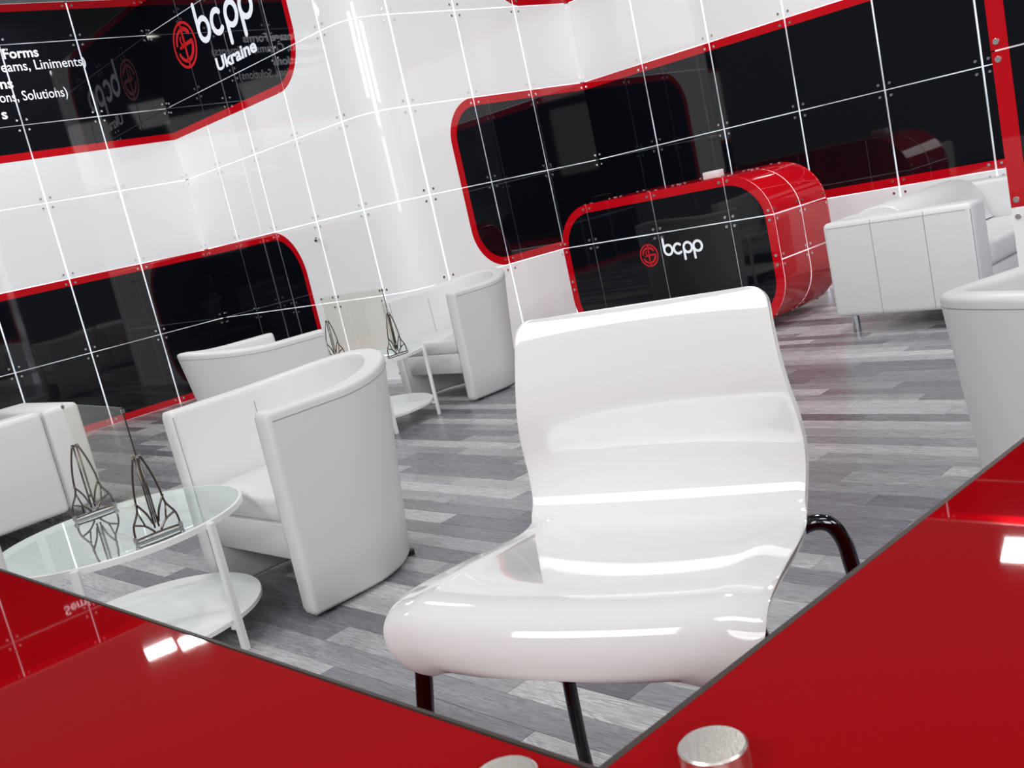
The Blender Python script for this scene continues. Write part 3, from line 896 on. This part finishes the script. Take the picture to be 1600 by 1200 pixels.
side_table('side_table', 'round glass topped white side table beside the large near tub chair', T1, (-29, -89, 151))
side_table('side_table', 'round glass topped white side table by the far wall, smaller in view', T2, (-10, -68, 170))

# ------------------------------------------------------------------ glass sign holders
def holder(name, label, pa, pb, ztop=0.878):
    """two filigree metal stands carrying one upright acrylic sheet from pa to pb"""
    d = (pb - pa); L = d.length; d.normalize(); ang = math.atan2(d.y, d.x)
    root = empty(name, (pa.x, pa.y, TZ + .001), ang, label, 'sign holder', 'sign holders on the side tables')
    Hs, hb = 0.272, 0.074
    for xs_, nm in ((0.0, 'stand'), (L, 'stand')):
        bm = bmesh.new()
        def st(pts, r=0.0036, sm=5):
            P = smooth_path([(xs_, a, b_) for a, b_ in pts], sm) if len(pts) > 2 else [(xs_, a, b_) for a, b_ in pts]
            tube_bm(bm, P, r, 6)
        for s in (-1, 1):
            st([(s * hb, .012), (s * hb * .93, .055), (s * hb * .62, .098), (s * .040, .150), (s * .028, .21), (s * .009, Hs)])
            st([(s * .0065, Hs), (s * .0065, .03)], 0.0032)
            st([(s * hb * .90, .060), (s * .034, .045), (s * .010, .018)])
            st([(s * .046, .125), (s * .022, .085), (s * .009, .045)])
            st([(s * hb * .62, .098), (s * .034, .045)], .0030)
        st([(-hb, .012), (0, .014), (hb, .012)], .0036)
        o = bm_obj(nm, bm, root, M_bronze, True)
        bm = bmesh.new()
        box_bm(bm, xs_ - .005, xs_ + .005, -hb - .004, hb + .004, .0, .005)
        bm_obj('base_bar', bm, o, M_steel)
        for s in (-1, 1):
            bm = bmesh.new(); disc_bm(bm, (xs_, s * hb, .006), .0075, .016, 14, .003)
            bm_obj('nut', bm, o, M_steel)
        for zz in (Hs - .006, .075):
            bm = bmesh.new(); disc_bm(bm, (xs_ - .007, 0, zz), .0055, .014, 12, axis=(1, 0, 0)); bm_obj('screw', bm, o, M_chrome)
        bm = bmesh.new(); box_bm(bm, xs_ - .005, xs_ + .005, -.005, .005, ztop - TZ - .018, ztop - TZ - .006)
        bm_obj('clip', bm, root, M_steel)
    bm = bmesh.new(); box_bm(bm, .0, L, -.002, .002, .045, ztop - TZ)
    bm_obj('acrylic_sheet', bm, root, M_acryl)
    for xe in (L, -.0007):
        bm = bmesh.new(); box_bm(bm, xe - .0005, xe + .0012, -.0022, .0022, .045, ztop - TZ)
        bm_obj('sheet_edge', bm, root, M_darkedge if xe > 0 else M_glassrim)
    return root
holder('sign_holder', 'clear acrylic sheet on two filigree metal stands, on the near side table', Vector((-1.600, 3.652, 0)), Vector((-1.197, 3.130, 0)))
holder('sign_holder', 'clear acrylic sheet on two filigree metal stands, on the far side table', Vector((-1.105, 6.735, 0)), Vector((-0.647, 6.231, 0)))

# ------------------------------------------------------------------ bar stool
SX, SY, SYAW = 0.087, 1.189, -0.518
stool = empty('bar_stool', (SX, SY, 0), SYAW, 'glossy white moulded bar stool with chrome legs, in the foreground behind the red counter', 'stool')
# profile: (y, z, half width, dish)
prof = [(-.213, .754, .214, .0), (-.2125, .761, .221, .0), (-.208, .780, .2245, .0), (-.196, .802, .225, .0), (-.172, .8135, .224, .001), (-.13, .815, .222, .004), (-.06, .808, .217, .009), (.02, .797, .211, .012),
        (.085, .788, .204, .013), (.122, .787, .198, .012), (.145, .796, .196, .010), (.160, .816, .1975, .010), (.168, .842, .200, .011), (.170, .872, .2015, .014), (.166, .905, .200, .016), (.163, .94, .195, .016),
        (.166, .975, .190, .013), (.174, 1.01, .186, .010), (.184, 1.042, .183, .007), (.1935, 1.062, .181, .005), (.197, 1.070, .180, .004)]
NV, NU = 72, 32
yz = smooth_path([(0, a, b_) for a, b_, _, _ in prof], 4)
ws = smooth_path([(0, a, b_) for _, _, a, b_ in prof], 4)
arc = [0.0]
for i in range(1, len(yz)): arc.append(arc[-1] + (yz[i] - yz[i - 1]).length)
tot = arc[-1]
bm = bmesh.new(); grid = []
for i, p in enumerate(yz):
    hw_ = ws[i].y; dish = ws[i].z
    def corner(d, r): return 0 if d >= r else r - math.sqrt(max(0, r * r - (r - d) ** 2))
    hw_ -= corner(tot - arc[i], 0.024) + corner(arc[i], 0.055)
    j = min(i + 1, len(yz) - 1); k = max(i - 1, 0); tg = (yz[j] - yz[k]).normalized(); nr = Vector((0, -tg.z, tg.y))
    row_ = []
    for u_ in range(NU + 1):
        a = -1 + 2 * u_ / NU; a = math.sin(a * PI / 2) * .35 + a * .65
        q = Vector((a * hw_, p.y, p.z)) - nr * dish * (1 - a * a)
        # front lip bows forward, its edges roll down a little
        fr_ = max(0, 1 - (p.y + .207) / .2) if i < 36 else 0
        q.y -= 0.020 * fr_ * (1 - a * a)
        if .06 > abs(p.y + .0) or p.z < .83:
            q.z -= 0.010 * max(0, abs(a) - .82) / .18 * (1 if i < 40 else 0)
        row_.append(bm.verts.new(q))
    grid.append(row_)
for i in range(len(grid) - 1):
    for u_ in range(NU): bm.faces.new((grid[i][u_], grid[i][u_ + 1], grid[i + 1][u_ + 1], grid[i + 1][u_]))
shell = bm_obj('seat_shell', bm, stool, M_gloss, True)
md = shell.modifiers.new('thick', 'SOLIDIFY'); md.thickness = 0.011; md.offset = 0
md = shell.modifiers.new('round', 'BEVEL'); md.width = 0.004; md.segments = 3; md.limit_method = 'ANGLE'; md.angle_limit = rad(60)
LR = 0.0110
def leg(nm, pts, m=M_darkchrome):
    bm = bmesh.new(); tube_bm(bm, smooth_path(pts, 6), LR, 16); return bm_obj(nm, bm, stool, m, True)
for s in (-1, 1):
    l = leg('leg', [(s * .08, .090, .768), (s * .12, .13, .752), (s * .155, .185, .738), (s * .185, .20, .745), (s * .206, .203, .741), (s * .219, .206, .718), (s * .2245, .208, .68), (s * .232, .211, .60), (s * .243, .215, .42), (s * .252, .235, .2), (s * .258, .26, .012)])
    bm = bmesh.new(); disc_bm(bm, (s * .258, .262, 0), .015, .02, 14); bm_obj('foot_cap', bm, l, M_black)
    l = leg('leg', [(s * .10, -.10, .770), (s * .16, -.12, .771), (s * .195, -.142, .768), (s * .207, -.160, .745), (s * .211, -.172, .71), (s * .222, -.195, .58), (s * .236, -.23, .35), (s * .258, -.28, .012)])
    bm = bmesh.new(); disc_bm(bm, (s * .258, -.281, 0), .015, .02, 14); bm_obj('foot_cap', bm, l, M_black)
bm = bmesh.new()
for a, b_ in (((-.10, -.10, .770), (.10, -.10, .770)), ((-.10, .085, .770), (.10, .085, .770)), ((-.07, -.10, .770), (-.07, .085, .770)), ((.07, -.10, .770), (.07, .085, .770))):
    tube_bm(bm, [a, b_], .010, 12)
bm_obj('seat_frame', bm, stool, M_darkchrome, True)
bm = bmesh.new()
tube_bm(bm, [(-.238, -.238, .30), (.238, -.238, .30), (.247, .226, .30), (-.247, .226, .30)], .009, 12, closed=True)
bm_obj('foot_rest', bm, stool, M_chrome, True)

# ------------------------------------------------------------------ counter in the foreground
CZ = 0.96
CC = Vector((0.0, 0.4667, 0))
cl = Vector((math.cos(rad(132.8)), math.sin(rad(132.8)), 0)); crt = Vector((math.cos(rad(40.0)), math.sin(rad(40.0)), 0))
counter = empty('bar_counter', (CC.x, CC.y, 0), 0, 'red glass topped L-shaped bar counter in the foreground with steel standoffs', 'counter')
inv = Matrix.Translation(-CC)
def quad_panel(nm, P, z0, z1, m, bev=0.0):
    bm = bmesh.new(); n = len(P)
    a = [bm.verts.new(inv @ Vector((p.x, p.y, z0))) for p in P]; b_ = [bm.verts.new(inv @ Vector((p.x, p.y, z1))) for p in P]
    bm.faces.new(a[::-1]); bm.faces.new(b_)
    for k in range(n): bm.faces.new((a[k], a[(k + 1) % n], b_[(k + 1) % n], b_[k]))
    if bev: bmesh.ops.bevel(bm, geom=list(bm.edges), offset=bev, segments=2, affect='EDGES')
    return bm_obj(nm, bm, counter, m)
# outward normals of the two inner edges, towards the camera side
nl = Vector((-cl.y, cl.x, 0)); nl = nl if nl.y < 0 else -nl
nr_ = Vector((-crt.y, crt.x, 0)); nr_ = nr_ if nr_.y < 0 else -nr_
DW = 0.56
bis = (nl + nr_); oc = CC + bis * (DW / bis.dot(nl))
ins = 0.0044
ci = CC + bis * (ins / bis.dot(nl))
Ll, Lr = 1.7, 0.95
bm = None
quad_panel('top_panel', [ci, CC + cl * Ll + nl * ins, CC + cl * Ll + nl * DW, oc], CZ - .014, CZ, M_redtop)
quad_panel('top_panel', [ci, oc, CC + crt * Lr + nr_ * DW, CC + crt * Lr + nr_ * ins], CZ - .014, CZ, M_redtop)
quad_panel('edge_strip', [CC, CC + cl * Ll, CC + cl * Ll + nl * (ins * .62), CC + bis * (ins * .62 / bis.dot(nl))], CZ - .010, CZ + .0002, M_darkedge)
quad_panel('edge_strip', [CC, CC + bis * (ins / bis.dot(nl)), CC + crt * Lr + nr_ * ins, CC + crt * Lr], CZ - .010, CZ + .0002, M_darkedge)
a_, b_ = .02, DW - .02
ci2 = CC + bis * (a_ / bis.dot(nl)); oc2 = CC + bis * (b_ / bis.dot(nl))
quad_panel('body', [ci2, CC + cl * (Ll - .02) + nl * a_, CC + cl * (Ll - .02) + nl * b_, oc2, CC + crt * (Lr - .02) + nr_ * b_, CC + crt * (Lr - .02) + nr_ * a_], 0.0, CZ - .014, M_body)
for i, (x, y) in enumerate(((0.0553, 0.4425), (-0.0458, 0.4568))):
    bm = bmesh.new(); disc_bm(bm, inv @ Vector((x, y, CZ + .0003)), .0168, .0135, 48, .001)
    o = bm_obj('standoff_bolt', bm, counter, M_disc); smooth_angle(o, 30)
